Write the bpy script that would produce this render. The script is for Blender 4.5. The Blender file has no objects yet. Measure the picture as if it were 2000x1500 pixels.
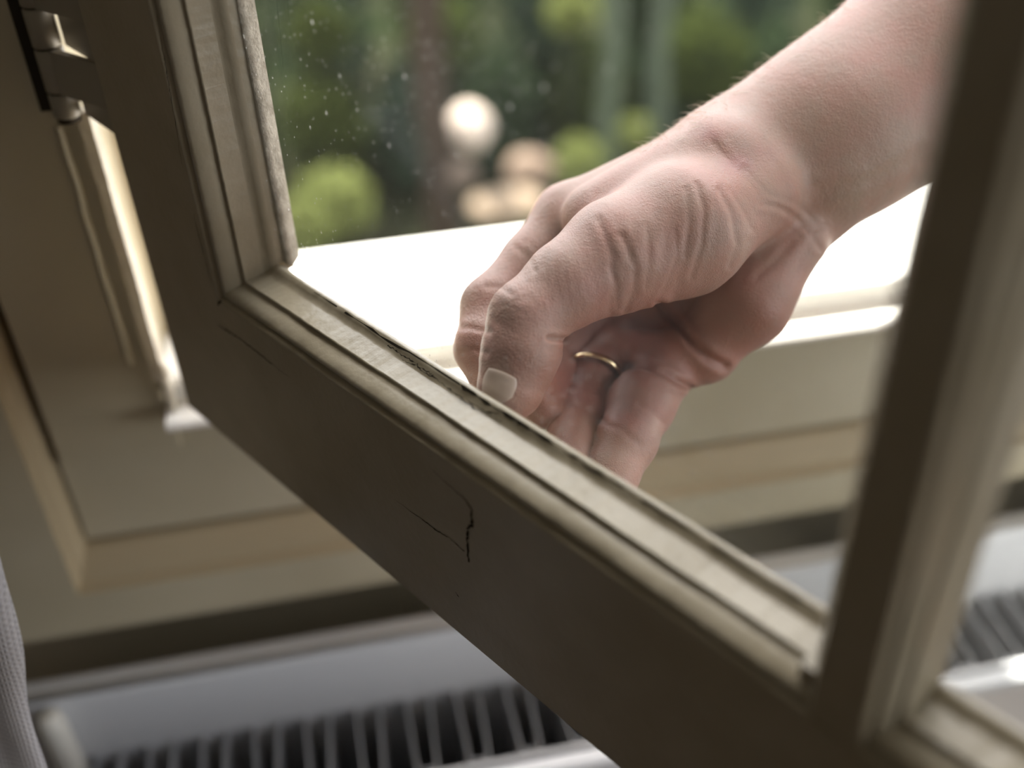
import bpy, bmesh, math, random
import numpy as np
from mathutils import Vector, Matrix
from mathutils.bvhtree import BVHTree

scene = bpy.context.scene
COL = scene.collection
rnd = random.Random(7)
H0 = 1.25            # height of the camera above the room floor

# ------------------------------------------------------------------ camera
# room axes: X along the window wall, Y outward through the window, Z up
D = np.array([0.03426558, 0.79953021, 0.59964766])
W = np.array([0.98095221, -0.14169541, 0.1328728])
Yv = np.array([-0.19120314, -0.58367273, 0.7891562])
R = np.array([W, Yv, -D])
FPX = 2100.0
def C(px, py, z):
    """point at depth z (m) on the sight line of the calibrated survey of the photo"""
    r = R @ (np.array([(px - 1000) / FPX, (py - 750) / FPX, 1.0]) * z)
    return np.array([r[0], r[1], r[2] + H0])
def CY(px, py, y):
    r = C(px, py, 1.0); k = y / r[1]
    return C(px, py, k)
def proj(P):
    q = (P - np.array([0, 0, H0])) @ R
    return np.stack([1000 + FPX * q[..., 0] / q[..., 2], 750 + FPX * q[..., 1] / q[..., 2]], -1)

cam = bpy.data.cameras.new('camera'); cam_o = bpy.data.objects.new('camera', cam); COL.objects.link(cam_o)
right = R @ np.array([1, 0, 0]); up = R @ np.array([0, -1, 0]); back = R @ np.array([0, 0, -1])
M = Matrix(((right[0], up[0], back[0], 0), (right[1], up[1], back[1], 0), (right[2], up[2], back[2], H0), (0, 0, 0, 1)))
cam_o.matrix_world = M
cam.sensor_width = 36; cam.lens = FPX / 2000 * 36
cam.clip_start = 0.01; cam.clip_end = 200
cam.dof.use_dof = True; cam.dof.focus_distance = 0.375
cam.dof.aperture_fstop = 37.8 / 11.5; cam.dof.aperture_blades = 0
scene.camera = cam_o

# ------------------------------------------------------------------ light
scene.view_settings.view_transform = 'Standard'; scene.view_settings.look = 'None'
scene.view_settings.gamma = 1; scene.view_settings.use_curve_mapping = False
scene.view_settings.exposure = 0.0
scene.cycles.use_denoising = True
scene.cycles.max_bounces = 10; scene.cycles.diffuse_bounces = 6; scene.cycles.transparent_max_bounces = 16
scene.cycles.caustics_reflective = False; scene.cycles.caustics_refractive = False
scene.cycles.sample_clamp_indirect = 8

world = bpy.data.worlds.new('sky'); scene.world = world; world.use_nodes = True
wn = world.node_tree; wn.nodes.clear()
wo = wn.nodes.new('ShaderNodeOutputWorld'); bg = wn.nodes.new('ShaderNodeBackground')
sky = wn.nodes.new('ShaderNodeTexSky'); sky.sky_type = 'NISHITA'; sky.sun_disc = False
sky.sun_elevation = math.radians(60); sky.sun_rotation = math.radians(20); sky.air_density = 1.0; sky.dust_density = 3.0
mx = wn.nodes.new('ShaderNodeMixRGB'); mx.inputs[0].default_value = 0.75
mx.inputs[2].default_value = (0.98, 0.98, 1.0, 1)
SKY_GAIN = 6.3
mul = wn.nodes.new('ShaderNodeMixRGB'); mul.blend_type = 'MULTIPLY'; mul.inputs[0].default_value = 1; mul.inputs[2].default_value = (.12, .12, .12, 1)
wn.links.new(sky.outputs[0], mul.inputs[1]); wn.links.new(mul.outputs[0], mx.inputs[1])
wn.links.new(mx.outputs[0], bg.inputs[0]); bg.inputs[1].default_value = SKY_GAIN
wn.links.new(bg.outputs[0], wo.inputs[0])

sun = bpy.data.lights.new('sun', 'SUN'); sun.energy = 26; sun.angle = math.radians(0.6); sun.color = (1, .95, .87)
sun_o = bpy.data.objects.new('sun', sun); COL.objects.link(sun_o)
SUN_EL = math.radians(62); SUN_AZ = math.radians(14)      # azimuth measured from straight out of the window towards the left
sd = Vector((-math.sin(SUN_AZ) * math.cos(SUN_EL), math.cos(SUN_AZ) * math.cos(SUN_EL), math.sin(SUN_EL)))
sun_o.rotation_euler = (-sd).to_track_quat('-Z', 'Y').to_euler()

portal = bpy.data.lights.new('window_portal', 'AREA'); portal.shape = 'RECTANGLE'; portal.size = 1.4; portal.size_y = 1.5
portal.cycles.is_portal = True
po = bpy.data.objects.new('window_portal', portal); COL.objects.link(po)
po.location = (0.55, 0.63, 0.9 + .75); po.rotation_euler = (math.radians(-90), 0, 0)

# fill light through an unseen opening added in the right-hand wall
p2 = bpy.data.lights.new('side_fill_portal', 'AREA'); p2.shape = 'RECTANGLE'; p2.size = 1.8; p2.size_y = 2.1; p2.cycles.is_portal = True
p2o = bpy.data.objects.new('side_fill_portal', p2); COL.objects.link(p2o); p2o.location = (2.09, -1.1, 1.6); p2o.rotation_euler = (0, math.radians(90), 0)

# ------------------------------------------------------------------ helpers
def lin(r, g, b):
    f = lambda c: ((c / 255 + .055) / 1.055) ** 2.4 if c > 10 else c / 255 / 12.92
    return (f(r), f(g), f(b), 1)
def mat(name, col, rough=.5, spec=.5, metal=0, noise=None, bump=None, col2=None, nscale=8, sss=0):
    m = bpy.data.materials.new(name); m.use_nodes = True
    nt = m.node_tree; b = nt.nodes['Principled BSDF']
    b.inputs['Base Color'].default_value = col; b.inputs['Roughness'].default_value = rough
    b.inputs['Metallic'].default_value = metal; b.inputs['Specular IOR Level'].default_value = spec
    tc = nt.nodes.new('ShaderNodeTexCoord')
    if col2:
        n = nt.nodes.new('ShaderNodeTexNoise'); n.inputs['Scale'].default_value = nscale; n.inputs['Detail'].default_value = 5
        cr = nt.nodes.new('ShaderNodeValToRGB'); cr.color_ramp.elements[0].position = .35; cr.color_ramp.elements[1].position = .65
        cr.color_ramp.elements[0].color = col; cr.color_ramp.elements[1].color = col2
        nt.links.new(tc.outputs['Object'], n.inputs['Vector']); nt.links.new(n.outputs[0], cr.inputs[0])
        nt.links.new(cr.outputs[0], b.inputs['Base Color'])
    if bump:
        sc, st, dist = bump
        n = nt.nodes.new('ShaderNodeTexNoise'); n.inputs['Scale'].default_value = sc; n.inputs['Detail'].default_value = 4
        bp = nt.nodes.new('ShaderNodeBump'); bp.inputs['Strength'].default_value = st; bp.inputs['Distance'].default_value = dist
        nt.links.new(tc.outputs['Object'], n.inputs['Vector']); nt.links.new(n.outputs[0], bp.inputs['Height'])
        nt.links.new(bp.outputs[0], b.inputs['Normal'])
    return m

def link(name, verts, faces, material, parent=None, smooth=False, mats=None, fm=None):
    me = bpy.data.meshes.new(name); me.from_pydata([tuple(map(float, v)) for v in verts], [], [tuple(map(int, f)) for f in faces]); me.update()
    bm = bmesh.new(); bm.from_mesh(me); bmesh.ops.recalc_face_normals(bm, faces=bm.faces); bm.to_mesh(me); bm.free()
    if mats:
        for q in mats: me.materials.append(q)
        for p, i in zip(me.polygons, fm): p.material_index = i
    else: me.materials.append(material)
    if smooth: me.polygons.foreach_set('use_smooth', [True] * len(me.polygons))
    o = bpy.data.objects.new(name, me); COL.objects.link(o)
    if parent: o.parent = parent; o.matrix_parent_inverse = parent.matrix_world.inverted()
    return o
def empty(name, loc):
    o = bpy.data.objects.new(name, None); COL.objects.link(o); o.location = loc; o.empty_display_size = .05
    o.matrix_world = Matrix.Translation(loc)
    return o
def tag(o, label=None, cat=None, group=None, kind=None):
    if label: o['label'] = label
    if cat: o['category'] = cat
    if group: o['group'] = group
    if kind: o['kind'] = kind
    return o

class MB:
    def __init__(s): s.v = []; s.f = []; s.m = []
    def add(s, v, f, mi=0):
        n = len(s.v); s.v += [tuple(x) for x in v]; s.f += [tuple(i + n for i in q) for q in f]; s.m += [mi] * len(f); return s
    def box(s, x0, x1, y0, y1, z0, z1, T=None, mi=0):
        v = [(x, y, z) for x in (x0, x1) for y in (y0, y1) for z in (z0, z1)]
        if T: v = [T(*q) for q in v]
        return s.add(v, [(0, 1, 3, 2), (4, 6, 7, 5), (0, 4, 5, 1), (2, 3, 7, 6), (0, 2, 6, 4), (1, 5, 7, 3)], mi)
    def prism(s, prof, axis, a0, a1, n=1, T=None, jitter=None, mi=0, closed=True, caps=True):
        """profile (list of 2D) swept along an axis; axis 'x': prof=(y,z); 'z': prof=(x,y)"""
        v = []; k = len(prof)
        for i in range(n + 1):
            t = a0 + (a1 - a0) * i / n
            for j, (p, q) in enumerate(prof):
                c = (t, p, q) if axis == 'x' else (p, q, t) if axis == 'z' else (p, t, q)
                if jitter: c = jitter(c, j)
                v.append(T(*c) if T else c)
        f = []
        for i in range(n):
            for j in range(k if closed else k - 1):
                a = i * k + j; b = i * k + (j + 1) % k
                f.append((a, b, b + k, a + k))
        if closed and caps: f += [tuple(range(k)), tuple(range(n * k, n * k + k))]
        return s.add(v, f, mi)
    def tube(s, p0, p1, r0, r1=None, seg=20, caps=True, mi=0, rings=None):
        p0 = np.array(p0, float); p1 = np.array(p1, float); r1 = r0 if r1 is None else r1
        d = (p1 - p0); L = np.linalg.norm(d); d = d / L
        a = np.cross(d, (0, 0, 1) if abs(d[2]) < .9 else (1, 0, 0)); a /= np.linalg.norm(a); b = np.cross(d, a)
        rings = rings or [(0, r0), (1, r1)]
        v = []
        for t, r in rings:
            for i in range(seg):
                an = 2 * math.pi * i / seg
                v.append(p0 + d * L * t + (a * math.cos(an) + b * math.sin(an)) * r)
        f = []
        for k in range(len(rings) - 1):
            for i in range(seg):
                j = (i + 1) % seg; f.append((k * seg + i, k * seg + j, k * seg + seg + j, k * seg + seg + i))
        if caps: f += [tuple(range(seg)), tuple(range((len(rings) - 1) * seg, len(rings) * seg))]
        return s.add(v, f, mi)
    def build(s, name, material, parent=None, smooth=False, mats=None, bevel=0):
        o = link(name, s.v, s.f, material, parent, smooth, mats, s.m)
        if bevel:
            b = o.modifiers.new('bevel', 'BEVEL'); b.width = bevel; b.segments = 3; b.limit_method = 'ANGLE'; b.angle_limit = math.radians(40)
            o.data.polygons.foreach_set('use_smooth', [True] * len(o.data.polygons))
            w = o.modifiers.new('wn', 'WEIGHTED_NORMAL'); w.keep_sharp = True
        return o

def fbm1(seed):
    r = random.Random(seed); ph = [(r.uniform(0, 6.28), r.uniform(.7, 1.3)) for _ in range(7)]
    return lambda t: sum(math.sin(t * f0 * a + p) / w for (p, a), f0, w in zip(ph, (60, 130, 260, 520, 900, 1500, 2600), (1, 1.3, 1.8, 2.6, 3.6, 5, 6))) / 2.5

# ------------------------------------------------------------------ materials
PAINT = mat('cream_paint', (.43, .375, .26, 1), rough=.38, bump=(420, .10, .0006), col2=(.47, .415, .295, 1), nscale=14)
SASHP = mat('sash_paint', (.335, .285, .20, 1), rough=.31, bump=(320, .22, .0009), col2=(.37, .32, .235, 1), nscale=45)
CREAM = mat('gap_light_cream', (.68, .62, .50, 1), rough=.5, bump=(600, .4, .001), col2=(.58, .52, .42, 1), nscale=120)  # pale tone stands in for daylight in the hinge gap
WHITE = mat('white_sill_paint', (.80, .78, .73, 1), rough=.45, bump=(200, .1, .0006))
RADW = mat('radiator_enamel', (.66, .67, .69, 1), rough=.3, spec=.5)
RADG = mat('galvanised_convector', (.50, .51, .53, 1), rough=.35, metal=.3)
CRACK = mat('dark_crack', (.035, .028, .02, 1), rough=.9, spec=.1)
PUTTY = mat('dirty_putty', (.55, .49, .40, 1), rough=.8, bump=(900, .5, .0012), col2=(.30, .26, .20, 1), nscale=150)
PUTTYD = mat('weathered_putty', (.24, .20, .16, 1), rough=.85, bump=(900, .5, .0012), col2=(.15, .13, .10, 1), nscale=150)
PLASTER = mat('plaster_wall', (.55, .52, .46, 1), rough=.9)
DIMWALL = mat('grey_green_wall', (.20, .195, .17, 1), rough=.9)
FLOORM = mat('wood_floor', (.16, .10, .06, 1), rough=.5, col2=(.10, .065, .04, 1))
BRASS = mat('painted_hinge_metal', (.30, .265, .205, 1), rough=.42, spec=.5)
GOLD = mat('gold_ring', (.80, .62, .38, 1), rough=.22, metal=1)

# ------------------------------------------------------------------ room shell
def struct(o): o['kind'] = 'structure'; return o
ZS = H0 - .327                   # top of the inner sill edge
WX0, WX1, WZ1 = -.075, 1.18, 2.35
Yface, Yapron, Yjamb, Yout = .445, .462, .456, .575
# window wall: proud panelling left / below, wall above and right
mb = MB()
mb.box(-2.2, -.172, Yface, Yout, H0 - .47, 2.6)                       # left of the moulding
mb.box(-.172, 1.30, Yface, Yout, H0 - .47, H0 - .440); mb.box(-2.2, 1.30, .52, Yout, 0, H0 - .47)                 # below the panel
mb.box(-.1625, 1.30, Yapron, Yout, H0 - .415, H0 - .328)         # recessed apron panel
mb.box(-.172, 1.30, Yapron + .010, Yout, H0 - .440, H0 - .415); mb.box(-.172, -.1625, Yapron + .010, Yout, H0 - .415, 2.4)
mb.box(-.172, 1.30, Yface, Yout, WZ1 + .05, 2.6)
mb.box(1.30, 2.0, Yface, Yout, 0, 2.6)
struct(mb.build('wall_window', PAINT, bevel=0))
mb = MB(); mb.box(-2.2, 2.0, -2.6, Yout, -.1, 0); struct(mb.build('floor', FLOORM))
mb = MB(); mb.box(-2.3, 2.1, -2.7, Yout, 2.6, 2.75); struct(mb.build('ceiling', PLASTER))
mb = MB(); mb.box(-2.3, -2.2, -2.7, Yout, -.1, 2.6); struct(mb.build('wall_left', DIMWALL))
mb = MB(); mb.box(2.0, 2.1, -2.7, -1.8, -.1, 2.6); mb.box(2.0, 2.1, -.2, Yout, -.1, 2.6); mb.box(2.0, 2.1, -1.8, -.2, -.1, .7); mb.box(2.0, 2.1, -1.8, -.2, 2.4, 2.6); struct(mb.build('wall_right', PLASTER))  # opening added out of view to let in side fill light
mb = MB(); mb.box(-2.3, 2.1, -2.7, -2.6, -.1, 2.6); struct(mb.build('wall_back', DIMWALL))

# panel moulding: sloped bead down the left and along the bottom of the apron
zb = H0 - .440; xl = -.172
mb = MB()
prof = [(0, 0), (.003, .006), (.009, .0075), (.013, .0105), (.018, .014), (.0195, .0165), (.0200, .0265)]   # (inwards, back)
v = []
for (d, b) in prof:
    y = Yface + b
    v += [(xl + d * .38, y, 2.4), (xl + d * .38, y, zb + d * 1.1), (1.30, y, zb + d * 1.1)]
k = len(prof); f = []
for i in range(k - 1):
    for j in (0, 1): f.append((i * 3 + j, i * 3 + j + 1, i * 3 + 4 + j, i * 3 + 3 + j))
mb.add(v, f); o = struct(mb.build('trim_1', mat('ochre_cream_trim', (.42, .34, .215, 1), rough=.45), smooth=False))

# fixed window frame + sill
win = empty('window_1', (.5, .52, ZS)); win['kind'] = 'structure'
mb = MB()
def jt(c, j):
    return c
mb.prism([(-.1600, Yapron + .002), (-.1600, Yjamb), (-.1035, Yjamb), (-.1005, Yjamb + .002), (-.1005, Yjamb + .042), (-.086, Yjamb + .042), (-.083, Yjamb + .045), (-.083, Yout), (-.1600, Yout)], 'z', ZS - .001, WZ1)
mb.prism([(1.16, Yout), (1.16, Yjamb + .05), (1.18, Yjamb + .05), (1.18, Yjamb), (1.30, Yjamb), (1.30, Yout)], 'z', ZS - .001, WZ1)
mb.box(-.1655, 1.30, Yjamb, Yout, WZ1, WZ1 + .05)
mb.build('frame', PAINT, win, bevel=.0012)
# sill: inner ledge, riser with bead, sloping outer board
zl = H0 - .328
prof = [(Yapron, zl - .010), (.441, zl - .006), (.438, zl - .004), (.438, zl - .002), (.440, zl), (.4565, zl + .001), (.4580, zl + .003),
        (.4580, zl + .008), (.4550, zl + .0095), (.4545, zl + .0125), (.4560, zl + .0150), (.460, zl + .0165),
        (.566, zl + .0155), (.571, zl + .012), (.571, zl - .03), (Yapron + .002, zl - .03)]
mb = MB(); mb.prism(prof, 'x', -.100, 1.30, n=6); o = mb.build('sill', WHITE, win, smooth=False)
mb = MB(); mb.box(-.1600, -.0995, Yjamb + .001, Yout, zl - .03, ZS)
mb.build('sill_block', PAINT, win, bevel=.001)

# strip on the rebate corner, daylight through the hinge gap painted as pale colour
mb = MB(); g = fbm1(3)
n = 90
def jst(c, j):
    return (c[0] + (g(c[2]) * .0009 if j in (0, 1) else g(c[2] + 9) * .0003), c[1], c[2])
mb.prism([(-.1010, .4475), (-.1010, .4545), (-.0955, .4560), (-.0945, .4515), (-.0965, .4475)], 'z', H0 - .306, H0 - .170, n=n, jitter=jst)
tag(mb.build('gap_light_strip', CREAM, win, smooth=False), 'pale jagged strip with the daylight of the hinge gap put into its colour')
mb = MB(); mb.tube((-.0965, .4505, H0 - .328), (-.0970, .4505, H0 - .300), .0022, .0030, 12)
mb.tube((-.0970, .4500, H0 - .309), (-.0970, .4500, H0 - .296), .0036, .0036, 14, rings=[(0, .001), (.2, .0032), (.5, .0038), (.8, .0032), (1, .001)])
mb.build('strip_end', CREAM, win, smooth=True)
mb = MB(); mb.prism([(-.113, .4550), (-.1115, .4537), (-.110, .4550), (-.110, .457), (-.113, .457)], 'z', H0 - .30, H0 - .178, n=60,
                    jitter=lambda c, j: (c[0] + g(c[2] * 1.3 + 2) * .0005, c[1], c[2]))
mb.build('paint_ridge', CREAM if False else PAINT, win)

# hinge barrel: knuckles, pin gaps, leaf
hin = tag(empty('butt_hinge', (-.107, .449, H0 - .17)), 'paint-covered barrel hinge between the jamb and the open casement', 'hinge')
hx, hy = -.1042, .4470
cuts = [H0 - .1703, H0 - .1596, H0 - .1415, H0 - .1255, H0 - .107]
for i in range(4):
    a, b = cuts[i] + .0003, cuts[i + 1] - .0003; L = b - a
    mb = MB(); mb.tube((hx, hy, a), (hx, hy, b), .0056, seg=32, rings=[(0, .0048), (.0006 / L, .0056), (1 - .0006 / L, .0056), (1, .0048)])
    mb.build('knuckle', BRASS, hin, smooth=True)
mb = MB(); mb.tube((hx, hy, cuts[0] - .002), (hx, hy, cuts[-1]), .0046, seg=24)
mb.build('pin', CRACK, hin, smooth=True)
mb = MB(); mb.box(hx - .012, hx - .0045, Yjamb - .0012, Yjamb + .0002, cuts[0], cuts[-1])
mb.build('hinge_leaf', CRACK, hin)
LEAF = (hin, hx, hy, cuts)

# ------------------------------------------------------------------ casement sash (opened inward)
P0 = np.array([0.04108269, 0.26515227, H0 - 0.20894716])
Sx = np.array([5.37630230e-01, -8.43180725e-01, 0]); Nn = np.array([0.84318073, 0.53763023, 0])
Zv = np.array([0, 0, 1.0])
def ST(u, v, w): return P0 + Sx * u + Zv * v - Nn * w        # u along the sash, v up, w towards the room
sash = tag(empty('window_sash', ST(-.196, -.0945, 0)), 'open wooden casement with cracked beige paint and old putty', 'window')
FW, BW = .022, -.014                                          # room face and outer face
PROF = [(.0004, -.0005), (.0005, .0012), (.0018, .0024), (.0030, .0036), (.0034, .0046), (.0040, .0124), (.0044, .0130), (.0052, .0127), (.0056, .0130), (.0059, .0148), (.0064, .0172),
        (.0074, .0194), (.0086, .0206), (.0094, .0203), (.0099, .0190), (.0104, .0190), (.0107, .0209), (.0113, .0219), (.0120, FW)]
MPROF = [(0, -.0005), (.0003, .0016), (.0026, .0066), (.0032, .0070), (.0036, .0062), (.0042, .0084), (.0054, .0130), (.0072, .0158), (.0086, .0152), (.0092, .0200), (.0105, FW)]
MPROFR = [(0, -.0005), (.0003, .003), (.0009, .010), (.0016, .0140), (.0024, .0135), (.0030, .0165), (.0042, .0190), (.0052, .0185), (.0060, .0210), (.0068, FW)]
def side(mb, rect, which, prof, seed, back_slope=False, amp=1.0, e0=None, e1=None):
    """mitred moulding of one side of a pane opening; rect = glass lines (u0,u1,v0,v1)"""
    u0, u1, v0, v1 = rect
    L = (u1 - u0) if which in 'bt' else (v1 - v0)
    n = max(8, int(L / .0009)) if amp else 4
    full = ([(.030, BW), (.0120, -.006), (.0012, -.0010)] if back_slope else [(.022, BW), (.0006, -.0085), (0, -.004)]) + list(prof)
    g = [fbm1(seed * 31 + j) for j in range(len(full))]; g0 = fbm1(seed)
    V = []
    for i in range(n + 1):
        t = i / n
        for j, (d, w) in enumerate(full):
            s = L * t
            E0 = d if e0 is None else e0; E1 = d if e1 is None else e1
            edge = min(1, min(t, 1 - t) * L / .004)
            a = amp * edge * (.00020 * g0(s * .6 + 3) + .00016 * g[j](s * .7))
            inner = j in (3, 4, 5)
            if inner: a *= 1.5
            if prof is PROF and j in (7, 8, 9, 15, 16, 17, 18, 19): a *= 2.3
            if which == 'b': c = (u0 - E0 + (L + E0 + E1) * t, v0 - d + a, w + a * .6)
            elif which == 't': c = (u0 - E0 + (L + E0 + E1) * t, v1 + d + a, w + a * .5)
            elif which == 'l': c = (u0 - d + a, v0 - E0 + (L + E0 + E1) * t, w + a * .5)
            else: c = (u1 + d + a, v0 - E0 + (L + E0 + E1) * t, w + a * .5)
            V.append(ST(*c))
    k = len(full); F = [(i * k + j, i * k + j + 1, i * k + k + j + 1, i * k + k + j) for i in range(n) for j in range(k - 1)]
    mb.add(V, F)
def crack(mb, pts, w0, widths, seed, w=FW, mi=1, sub=7):
    """thin dark split in the paint on the face"""
    r = random.Random(seed); P = []
    for a in range(len(pts) - 1):
        for i in range(sub):
            t = i / sub; x = pts[a][0] * (1 - t) + pts[a + 1][0] * t; y = pts[a][1] * (1 - t) + pts[a + 1][1] * t
            q = r.uniform(-1, 1) * .00045; P.append((x + q, y + r.uniform(-1, 1) * .0003, widths[a] * (1 - t) + widths[a + 1] * t))
    P.append((*pts[-1], widths[-1]))
    V = []; F = []
    for i, (x, y, wd) in enumerate(P):
        a = P[max(0, i - 1)]; b = P[min(len(P) - 1, i + 1)]; dx, dy = b[0] - a[0], b[1] - a[1]; l = math.hypot(dx, dy) or 1
        nx, ny = -dy / l, dx / l; h = max(.00003, wd * w0 * r.uniform(.5, 1.3)) / 2
        V += [ST(x + nx * h, y + ny * h, w + .00012), ST(x - nx * h, y - ny * h, w + .00012)]
    for i in range(len(P) - 1): F.append((2 * i, 2 * i + 1, 2 * i + 3, 2 * i + 2))
    mb.add(V, F, mi)

UL, UR = -.196, .430
hin, hx, hy, cuts = LEAF
mb = MB(); e = ST(UL + .001, 0, FW - .0015); q_ = ST(UL + .001, 0, FW - .004)
for i in range(4):
    a, b = cuts[i], cuts[i + 1]; gx = .0066 if i % 2 == 0 else 0; gy = .0 if i % 2 == 0 else -.0045
    mb.add([(hx + gx, hy + gy, a), (e[0], e[1], a), (q_[0], q_[1], a), (hx + gx + .001, hy + gy + .0035, a), (hx + gx, hy + gy, b), (e[0], e[1], b), (q_[0], q_[1], b), (hx + gx + .001, hy + gy + .0035, b)], [(0, 1, 2, 3), (4, 7, 6, 5), (0, 4, 5, 1), (1, 5, 6, 2), (2, 6, 7, 3), (3, 7, 4, 0)])
mb.build('hinge_leaf', BRASS, hin)
paneu = [(-.127, .120), (.1500, .375)]
panev = [(0, .40), (.4315, .83)]
DP = .0120; DM = .0105
VT = .83 + .09
# bottom rail
mb = MB()
mb.box(UL, UR, -.0945, -DP, -.006, FW, T=ST); mb.box(UL, UR, -.0945, -.031, BW, -.006, T=ST)
mb.box(paneu[0][1] + .004, paneu[1][0] - .004, -DP, -.001, -.004, FW - .004, T=ST)
side(mb, (*paneu[0], *panev[0]), 'b', PROF, 11, True, e1=.0112); side(mb, (*paneu[1], *panev[0]), 'b', PROF, 12, True, e0=.008)
cr = [(-0.0118, -0.0199), (-0.0034, -0.0212), (0.0052, -0.0224), (0.0084, -0.0254), (0.0078, -0.0319), (0.0054, -0.0359), (0.0049, -0.0413), (0.0045, -0.0514)]
crack(mb, cr, .0007, [.1, .4, .6, 1.1, 1.6, 1.2, 1.6, 1.0], 5)
crack(mb, [(0.0026, -0.0477), (-0.0047, -0.0467), (-0.0114, -0.0478), (-0.0200, -0.0480), (-0.0343, -0.0484)], .0005, [1.0, .4, 1.4, .5, .1], 6)
crack(mb, [(-0.1423, -0.0249), (-0.1346, -0.0244), (-0.1256, -0.0240), (-0.1174, -0.0242), (-0.1056, -0.0250), (-0.0929, -0.0254)], .0006, [.8, 1.2, .7, 1.0, .6, .1], 8)
crack(mb, [(-0.0039, -0.0726), (-0.0027, -0.0739)], .0006, [.5, .8], 9)
# hairline paint splits on the sloping glazing bead
def crack_slope(mb, pts, w0, seed):
    r = random.Random(seed); V = []; F = []
    P = []
    for a in range(len(pts) - 1):
        for i in range(8):
            t = i / 8; P.append((pts[a][0] * (1 - t) + pts[a + 1][0] * t + r.uniform(-1, 1) * .00035, pts[a][1] * (1 - t) + pts[a + 1][1] * t + r.uniform(-1, 1) * .0003))
    P.append(pts[-1])
    for i, (x, d) in enumerate(P):
        a = P[max(0, i - 1)]; b = P[min(len(P) - 1, i + 1)]; dx, dy = b[0] - a[0], b[1] - a[1]; l = math.hypot(dx, dy) or 1
        h = w0 * r.uniform(.15, 1.7) / 2
        for s in (1, -1):
            xx, dd = x - dy / l * h * s, max(.0003, d + dx / l * h * s)
            ww = np.interp(dd, [0, .0030, .0045, .01], [.0010, .0036, .0045, .0100]); d2 = np.interp(ww, [.0010, .0036, .0046, .0124], [.0004, .0030, .0034, .0040])
            V.append(ST(xx, -d2 + .0003, ww + .0002))
    for i in range(len(P) - 1): F.append((2 * i, 2 * i + 1, 2 * i + 3, 2 * i + 2))
    mb.add(V, F, 1)
r = random.Random(4)
for x0, x1, d0, d1 in [(-.055, -.035, .0020, .0035), (-.045, -.030, .0036, .0024), (-.038, -.012, .0030, .0044), (-.022, .002, .0036, .0012), (-.015, .004, .0048, .0030), (.002, .022, .0008, .0014)]:
    m_ = (x0 + x1) / 2
    crack_slope(mb, [(x0, d0), (x0 * .6 + x1 * .4, (d0 + d1) / 2 + r.uniform(-1, 1) * .001), (m_ * .4 + x1 * .6, (d0 + d1) / 2 + r.uniform(-1, 1) * .001), (x1, d1)], .00030, int(x0 * 1e4) + 900)
crack_slope(mb, [(-.018, .0006), (0, .0007), (.018, .0006), (.038, .0008), (.06, .0006)], .0008, 77)
crack_slope(mb, [(-.10, .0006), (-.06, .0008), (-.018, .0006)], .00045, 79)
crack_slope(mb, [(.06, .0006), (.09, .0008), (.118, .0007)], .0005, 83)
mb.build('bottom_rail', None, sash, mats=[SASHP, CRACK], smooth=False)
sash.children[0].data.polygons.foreach_set('use_smooth', [len(p.vertices) == 4 and p.area < 3e-6 for p in sash.children[0].data.polygons])
# hinge stile
mb = MB(); mb.box(UL, paneu[0][0] - DP, -DP, VT, BW, FW, T=ST)
side(mb, (*paneu[0], *panev[0]), 'l', PROF, 14, amp=.7)
side(mb, (*paneu[0], *panev[1]), 'l', PROF, 15, amp=0)
crack(mb, [(-0.1316, 0.1650), (-0.1321, 0.1250), (-0.1325, 0.1075), (-0.1361, 0.0843), (-0.1376, 0.0714), (-0.1416, 0.0450)], .0005, [1, .8, .5, .9, .6, .2], 21, sub=14)
crack(mb, [(-0.1296, 0.1300), (-0.1301, 0.1050), (-0.1311, 0.0900)], .0005, [.6, .8, .2], 22, sub=14)
crack(mb, [(-0.1416, 0.0250), (-0.1411, 0.0050), (-0.1401, -0.0070)], .0004, [.4, .8, .2], 24)
crack(mb, [(-0.1396, -0.0140), (-0.1376, -0.0122), (-0.1356, -0.0100)], .0012, [.5, 1.0, .6], 25, sub=5)
mb.build('hinge_stile', None, sash, mats=[SASHP, CRACK])
sash.children[1].data.polygons.foreach_set('use_smooth', [p.area < 3e-6 for p in sash.children[1].data.polygons])
# vertical glazing bar
mb = MB(); uc0, uc1 = paneu[0][1], paneu[1][0]
mb.box(uc0 + DM, uc1 - .0068, -DP + .0004, .83, -.006, FW, T=ST); mb.box(uc0 + DM, uc1 - .012, 0, .83, BW, -.006, T=ST)
mb.box(uc0 + .002, uc1 - .002, -.002, .83, -.001, .003, T=ST)
side(mb, (*paneu[0], *panev[0]), 'r', MPROF, 16, amp=.6, e0=DP - .0004); side(mb, (*paneu[1], *panev[0]), 'l', MPROFR, 17, back_slope=True, amp=.6, e0=DP - .0004)
side(mb, (*paneu[0], *panev[1]), 'r', MPROF, 16, amp=0); side(mb, (*paneu[1], *panev[1]), 'l', MPROFR, 17, amp=0)
mb.build('glazing_bar', SASHP, sash)
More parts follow.
